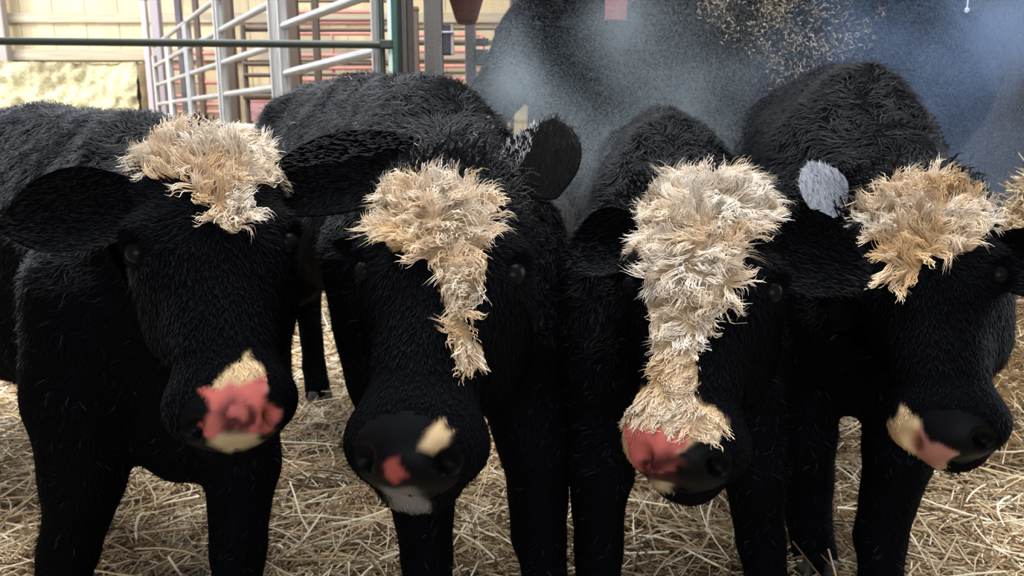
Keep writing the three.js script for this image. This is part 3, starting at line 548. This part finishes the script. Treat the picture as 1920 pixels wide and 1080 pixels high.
// brown pipe gates farther back
const level = (px0, px1, py, d, r) => { const y = at(700, py, d).y, a = at(px0, py, d), b = at(px1, py, d); return [V(a.x, y, a.z), V(b.x, y, a.z), r]; };
{
  const d = 7.4, a = at(458, 100, d), b = at(516, 100, d), t = at(458, 54, d).y;
  pipePanel('brown_gate', 'square brown pipe gate seen through the second white panel', [[a, t + 0.03, 0.027], [b, t + 0.03, 0.027]], [54, 82, 120, 141].map((y) => level(458, 516, y, d, y === 54 ? 0.03 : 0.02)).concat([level(458, 516, 172, d, 0.035), level(458, 516, 181, d, 0.035)]), B.brown);
  const c = at(545, 100, 8), e = at(770, 100, 8);
  pipePanel('brown_gate', 'long brown pipe gate behind the thick white rails', [[c, 2.45, 0.025], [e, 2.45, 0.025]], [2, 38, 56, 88, 119, 140, 160].map((y) => level(545, 770, y, 8, y === 56 ? 0.022 : 0.016)), B.brown);
  const f = at(772, 100, 6.5), h = at(960, 100, 6.5);
  pipePanel('brown_gate', 'brown pipe gate between the steel posts and the black cow', [[f, 2.2, 0.02], [h, 2.2, 0.02]], [[54, 0.012], [80, 0.024], [113, 0.013], [136, 0.013], [160, 0.02]].map(([y, r]) => level(772, 960, y, 6.5, r)), B.brown);
}
{ // red gates in front of the back wall
  const rg = (x0, x1, ys, d, label) => { const a = at(x0, 100, d), b = at(x1, 100, d); pipePanel('red_gate', label, [[a, 2.3, 0.03], [b, 2.3, 0.03], [a.clone().lerp(b, 0.5), 2.3, 0.02]], ys.map((y) => level(x0, x1, y, d, 0.024)), B.red); };
  rg(548, 700, [22, 42, 63, 104, 128, 150, 172], 9.3, 'red pipe gate by the back wall behind the long brown gate');
  rg(735, 905, [66, 96, 124, 148, 170], 9.5, 'red pipe gate by the back wall, between the grey posts');
  rg(318, 440, [100, 128, 155, 180, 196, 210], 9.6, 'red pipe gate at the far end behind the white panels');
  const p0 = at(466, 212, 9), p1 = at(521, 186, 9), g = thing('number_board', 'pink red board with a pale 7, behind the square brown gate', 'sign', [p0.x, p0.y - 0.1, p0.z]), w = p1.x - p0.x, h = p1.y - p0.y + 0.1;
  part('panel', new RoundedBoxGeometry(w, h, 0.03, 2, 0.008).translate(w / 2, h / 2, 0), B.pinkPanel, g);
  part('border', mergeGeometries([box(0, h - 0.03, 0.015, w, h, 0.025), box(0, 0, 0.015, 0.02, h, 0.025), box(w - 0.02, 0, 0.015, w, h, 0.025)]), B.red, g);
  const font = await new FontLoader().loadAsync('fonts/droid/droid_sans_bold.typeface.json');
  part('number', new TextGeometry('7', { font, size: 0.16, depth: 0.008, curveSegments: 4 }).translate(w * 0.62, h - 0.21, 0.016), B.pinkPale, g);
  for (const x of [0.03, w - 0.03]) part('leg', box(x - 0.015, -g.position.y, -0.02, x + 0.015, 0.02, 0.0), B.brown, g);
}
{ // the dark rail and its green gate post, with the timber post behind
  const a = at(-120, 76, 3.0), b = at(716, 84, 3.0), g = thing('green_gate', 'dark green gate with one long dark top rail across the left of the pen', 'gate', [b.x, 0, b.z]), o = g.position;
  part('top_rail', pipe(a.clone().sub(o), b.clone().sub(o), 0.0155), B.dkgreen, g).userData.label = 'long nearly black top rail';
  part('end_post', pipe(V(0, 0, 0), V(0, 2.1, 0), 0.013), B.dkgreen, g);
  const q = at(732, 84, 3.0), u = at(740, 84, 3.02);
  part('frame_edge', box(q.x - o.x - 0.008, 0.1, -0.01, q.x - o.x + 0.008, 2.1, 0.012), B.pale, g);
  part('hinge_post', new RoundedBoxGeometry(0.024, 2.0, 0.04, 2, 0.006).translate(u.x - o.x + 0.004, 1.1, -0.01), B.green, g);
  part('foot', box(a.x - o.x, 0, -0.015, a.x - o.x + 0.03, a.y, 0.015), B.dkgreen, g);
  part('latch', new RoundedBoxGeometry(0.05, 0.035, 0.03, 2, 0.006).translate(0.02, b.y, 0.012), B.dkgreen, g);
  for (const y of [0.35, 0.7]) part('lower_rail', pipe(V(a.x - o.x + 0.015, y, a.z - o.z), V(0, y, 0), 0.014), B.dkgreen, g);
  const p = at(760, 84, 3.06), t = thing('timber_post', 'dark brown timber gate post beside the green gate', 'post', [p.x, 0, p.z]);
  for (let k = -1; k <= 1; k++) part('plank', new RoundedBoxGeometry(0.02, 2.3, 0.07, 1, 0.004).translate(k * 0.0215, 1.15, -0.012 * Math.abs(k)), k ? B.post : wood(0.13, 0.115, 0.1, T.dark), t);
}
{ // latch box and the bucket
  const p = at(838, 75, 3.46), g = thing('latch_box', 'small dark latch box on the side of the grey brown post', 'latch', [p.x, p.y, p.z]);
  part('housing', new RoundedBoxGeometry(0.04, 0.135, 0.05, 2, 0.006), B.black, g); part('side_plate', box(0.02, -0.066, -0.02, 0.032, 0.066, 0.024), B.galvOld, g); part('bolt', pipe(V(-0.02, 0.03, 0.026), V(0.035, 0.03, 0.026), 0.006), B.galvOld, g);
  const q = at(904, 108, 3.66), h = thing('latch_box', 'black hinge box between the mauve post and the black cow', 'latch', [q.x, q.y, q.z]);
  part('housing', new RoundedBoxGeometry(0.062, 0.075, 0.05, 2, 0.006), B.black, h); part('strap', box(-0.03, 0.055, -0.01, 0.031, 0.09, 0.01), B.black, h);
  const c = at(874, -6, 3.44), bk = thing('bucket', 'rust brown bucket with a dark rim hung in front of the mauve post', 'bucket', [c.x, c.y - 0.12, c.z]);
  bk.scale.setScalar(0.86); part('pail', new THREE.LatheGeometry([[0, 0], [0.045, 0.0], [0.055, 0.012], [0.095, 0.15], [0.1, 0.15], [0.06, 0.02], [0.048, 0.008], [0, 0.008]].map(([r, y]) => new THREE.Vector2(r, y)), 36), B.rust, bk);
  part('rim', new THREE.TorusGeometry(0.099, 0.012, 10, 36).rotateX(Math.PI / 2).translate(0, 0.148, 0), B.black, bk);
  part('handle', new THREE.TorusGeometry(0.1, 0.004, 6, 30, Math.PI).translate(0, 0.15, 0), B.galvOld, bk);
}
{ // end of a white twine hanging in the steam at the right
  const e = at(1813, 20, 2.7), g = thing('twine', 'white twine end hanging in the blue steam', 'twine', [e.x, e.y, e.z]);
  part('cord', new THREE.TubeGeometry(new THREE.CatmullRomCurve3([V(0, 0, 0), V(-0.006, 0.06, 0.002), V(0.004, 0.4, 0), V(0, TOP - e.y, 0)]), 24, 0.0022, 6), std({ color: rgb(0.85, 0.88, 0.95), roughness: 0.8 }), g);
  part('knot', new THREE.TorusKnotGeometry(0.005, 0.0025, 30, 6).translate(0, 0.002, 0), std({ color: rgb(0.85, 0.88, 0.95), roughness: 0.8 }), g);
}

// ================= the herd =================
const CALVES = [];
CALVES.push(makeBovine({
  name: 'calf', label: 'black calf with a wide cream forehead triangle and pink nose, standing beside the gate', category: 'calf', noseLabel: 'pink nose mottled with dark spots', blazeLabel: 'curly cream triangle on the forehead',
  x: -0.7, z: -1.5, yaw: 54, s: 1.0, hs: 0.955, belly: 1, brisket: 0.4, head: [-0.45, 0.78, -1.112, 21.7, -35.8, 1.6, 1.1], front: [[-0.93, -1.38], [-0.56, -1.36]], seed: 3, warm: 0.1, paintedSheen: -1,
  ears: [[1, [1, 0.15, 0.2], [0, -0.35, 1], 0.295, 0.12, undefined, undefined, [0.055, 0.055, 0.06, 1]], [-1, [-1, -0.02, -0.2], [0, -0.35, 1], 0.2, 0.115]],  // grey upper rim of the first ear paints rim light into the hair
  marks: { blaze: MARKS.a1, white: MARKS.b1, pink: MARKS.c1, spots: MARKS.d1, lip: MARKS.e1 },
}));
CALVES.push(makeBovine({
  name: 'calf', label: 'black calf with a hook-shaped cream blaze and one raised grey-edged ear', category: 'calf', noseLabel: 'dark nose with one small pink spot', blazeLabel: 'curly cream blaze narrowing down the face',
  x: -0.13, z: -1.52, yaw: 31, s: 0.98, hs: 1.045, head: [-0.093, 0.76, -0.981, -7.6, -45.3, 0.7, 1.06], front: [[-0.165, -1.35], [0.07, -1.4]], rear: [[-0.72, -2.62], [-0.45, -2.72]], seed: 8, curly: 1,
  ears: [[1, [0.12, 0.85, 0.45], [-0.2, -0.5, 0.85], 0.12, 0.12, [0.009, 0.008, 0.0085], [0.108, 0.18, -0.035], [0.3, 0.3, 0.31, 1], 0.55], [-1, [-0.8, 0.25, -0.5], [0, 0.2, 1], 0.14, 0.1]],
  marks: { blaze: MARKS.a2, white: MARKS.b2, pink: MARKS.c2, lip: MARKS.e2, lipColor: [0.13, 0.12, 0.105], pinkColor: [0.3, 0.07, 0.055] },
}));
CALVES.push(makeBovine({
  name: 'calf', label: 'black calf with a full curly cream blaze running down to a pink nose', category: 'calf', noseLabel: 'half pink, half black nose', blazeLabel: 'curly cream blaze from poll to nose',
  x: 0.325, z: -1.52, yaw: -8, s: 0.9, leg: 1.15, hs: 0.965, head: [0.295, 0.713, -1.128, -21.1, -38.6, 1.4, 1.1], front: [[0.175, -1.37], [0.535, -1.4]], seed: 5, warm: 0.0, curly: 1,
  ears: [[1, [0.9, -0.3, 0.0], [0, -0.3, 1], 0.15, 0.12], [-1, [-1, 0.05, -0.35], [0, -0.3, 1], 0.17, 0.11]],
  marks: { blaze: MARKS.a3, white: MARKS.b3, pink: MARKS.c3, spots: MARKS.d3, lip: MARKS.e3 },
}));
CALVES.push(makeBovine({
  name: 'calf', label: 'black calf with a broad tan forehead tuft and a half pale muzzle, beside the heap', category: 'calf', noseLabel: 'dark nose, pale pink on one side', blazeLabel: 'broad tan tuft on the forehead',
  x: 0.735, z: -1.6, yaw: -14, s: 0.97, leg: 1.1, hs: 1.075, brisket: 0.46, head: [0.693, 0.712, -1.207, -38.8, -26.9, 16, 1.04], front: [[0.675, -1.5], [0.765, -1.39]], seed: 11, warm: 0.3, curly: 1,
  ears: [[-1, [-0.25, 1, 0.1], [0.3, 0.1, 1], 0.125, 0.08, [0.2, 0.21, 0.24], [0.135, 0.16, -0.02]], [1, [1, -0.6, 0.1], [0, -0.3, 1], 0.17, 0.1, undefined, [0.08, 0.06, -0.02]]],
  marks: { blaze: MARKS.a4, white: MARKS.b4, pink: MARKS.c4, lip: MARKS.e4, pinkColor: [0.36, 0.16, 0.13] },
}));
const hp = at(985, 78, 2.75);
const cow = makeBovine({
  name: 'cow', label: 'large black cow standing broadside in the steam behind the calves', category: 'cow',
  x: 0.5, z: -3.1, yaw: -84, s: 1.3, hs: 1.5, head: [hp.x, hp.y, hp.z, -58, -36, 6, 1.28], coat: 7000, faceHair: 20000, cell: 0.022, headCell: 0.007,
  ears: [[1, [1, 0.0, -0.3], [0, -0.3, 1], 0.2, 0.12], [-1, [-1, 0.1, -0.3], [0, -0.3, 1], 0.2, 0.12]], marks: {},
});
{ // ear tag
  const p = at(1155, 14, 2.53), m = part('ear_tag', new RoundedBoxGeometry(0.075, 0.085, 0.008, 3, 0.004).translate(p.x - cow.root.position.x, p.y, p.z - cow.root.position.z), std({ color: rgb(0.3, 0.1, 0.1), roughness: 0.6 }), cow.root);
  m.userData.label = 'square pink ear tag';
}
// bits of straw stuck in the coats
function chaff(name, label, g, count, where, tone = 1) {
  const spots = []; scatter(g, 60000, (p, n) => { const w = where(p, n); if (rnd() < w) spots.push(p.clone().addScaledVector(n, rr(0.006, 0.028))); });
  const step = Math.max(1, spots.length / count);
  strawField(name, label, Math.min(count, spots.length), (i) => { const len = rr(0.006, 0.02); return { p: spots[Math.floor(i * step)], len, fat: rr(1.2, 2.4) * 0.05 / len * 0.9, pitch: gauss() * 1.2, tone: tone * rr(0.7, 1.5) }; });
}
const eyeDir = V(0, 0, 1);
chaff('straw_chaff', 'specks of golden straw stuck on the rump of the big black cow', cow.body, 1500, (p, n) => (n.z > 0.1 && p.y > 1.05 ? Math.min(1, Math.max(0, (fbm(p.x * 9, p.y * 9, 2) - 0.12 - 1.1 * Math.hypot((p.x - 1.07) / 0.52, (p.y - 1.5) / 0.6) ** 2) * 2.5)) * 0.5 : 0), 0.8);
chaff('straw_chaff', 'few straw bits stuck on the back of the calf with the raised ear', CALVES[1].body, 60, (p, n) => (n.y > 0 && p.y > 0.9 && fbm(p.x * 9, p.y * 9, p.z * 9) > 0.6 ? 0.05 : 0), 0.7);

// ================= steam =================
{ // breath and body steam: clouds of very fine droplets, thicker where the noise is high
  const drop = (r) => new THREE.TetrahedronGeometry(r, 0), list = [], N = 1250;
  for (let i = 0; i < N; i++) list.push(drop(rr(0.7, 1.2) * 0.00034).rotateX(rnd() * 6).rotateY(rnd() * 6).translate(gauss() * 0.42, gauss() * 0.42, gauss() * 0.42));
  const puff = mergeGeometries(list.map((g) => { g.deleteAttribute('uv'); return g; }));
  const clouds = [ // px, py, depth, spread x, y, z in metres, share
    [1130, 215, 2.35, 0.3, 0.2, 0.16, 330], [1010, 190, 2.3, 0.12, 0.1, 0.1, 110], [1290, 150, 2.4, 0.26, 0.2, 0.2, 260], [1080, 300, 2.1, 0.12, 0.12, 0.1, 100],
    [1760, 110, 2.5, 0.26, 0.26, 0.2, 330], [1860, 220, 2.5, 0.2, 0.28, 0.2, 330], [1900, 60, 2.6, 0.16, 0.2, 0.2, 200], [1910, 200, 2.6, 0.1, 0.24, 0.15, 160], [955, 80, 2.2, 0.018, 0.1, 0.03, 40], [960, 165, 2.15, 0.06, 0.05, 0.05, 40], [1690, 60, 2.6, 0.2, 0.2, 0.2, 150], [1480, 60, 2.7, 0.3, 0.2, 0.2, 110], [1150, 40, 2.4, 0.12, 0.08, 0.06, 90],
  ], mats = [], q = new THREE.Quaternion(), m4 = new THREE.Matrix4();
  for (const [px, py, d, sx, sy, sz, n] of clouds) {
    const c = at(px, py, d); let made = 0, tries = 0;
    while (made < n && tries++ < n * 12) {
      const p = V(c.x + gauss() * sx, c.y + gauss() * sy, c.z + gauss() * sz);
      if (fbm(p.x * 4.5, p.y * 4.5, p.z * 4.5 + 3) < 0.42 + 0.14 * rnd()) continue;
      q.setFromEuler(new THREE.Euler(rnd() * 6, rnd() * 6, rnd() * 6)); const s = rr(0.09, 0.2);
      mats.push(m4.compose(p, q, V(s, s, s)).clone()); made++;
    }
  }
  // droplets keep their size: the cloud is scaled, so its drops are made larger first by the mean scale
  const pos = puff.attributes.position; { const per = pos.count / N; for (let i = 0; i < N; i++) { let cx = 0, cy = 0, cz = 0; for (let k = 0; k < per; k++) { cx += pos.getX(i * per + k) / per; cy += pos.getY(i * per + k) / per; cz += pos.getZ(i * per + k) / per; } for (let k = 0; k < per; k++) { const j = i * per + k; pos.setXYZ(j, cx + (pos.getX(j) - cx) * 7, cy + (pos.getY(j) - cy) * 7, cz + (pos.getZ(j) - cz) * 7); } } }
  const steam = new THREE.Group(); steam.name = 'steam'; scene.add(steam); tag(steam, 'blue grey steam drifting over the calves and around the cow', undefined, undefined, 'stuff');
  [[0.36, 0.42, 0.46], [0.2, 0.29, 0.45]].forEach((c, k) => {  // blue of the sky light is put into the droplet colour, stronger on the right
    const list = mats.filter((m) => (m.elements[12] > 0.85 ? 1 : 0) === k), im = new THREE.InstancedMesh(puff, std({ color: rgb(...c), roughness: 1 }), list.length);
    im.name = numbered('steam_cloud'); im.userData.kind = 'stuff'; list.forEach((m, i) => im.setMatrixAt(i, m)); steam.add(im);
  });
}

renderer.render(scene, camera);
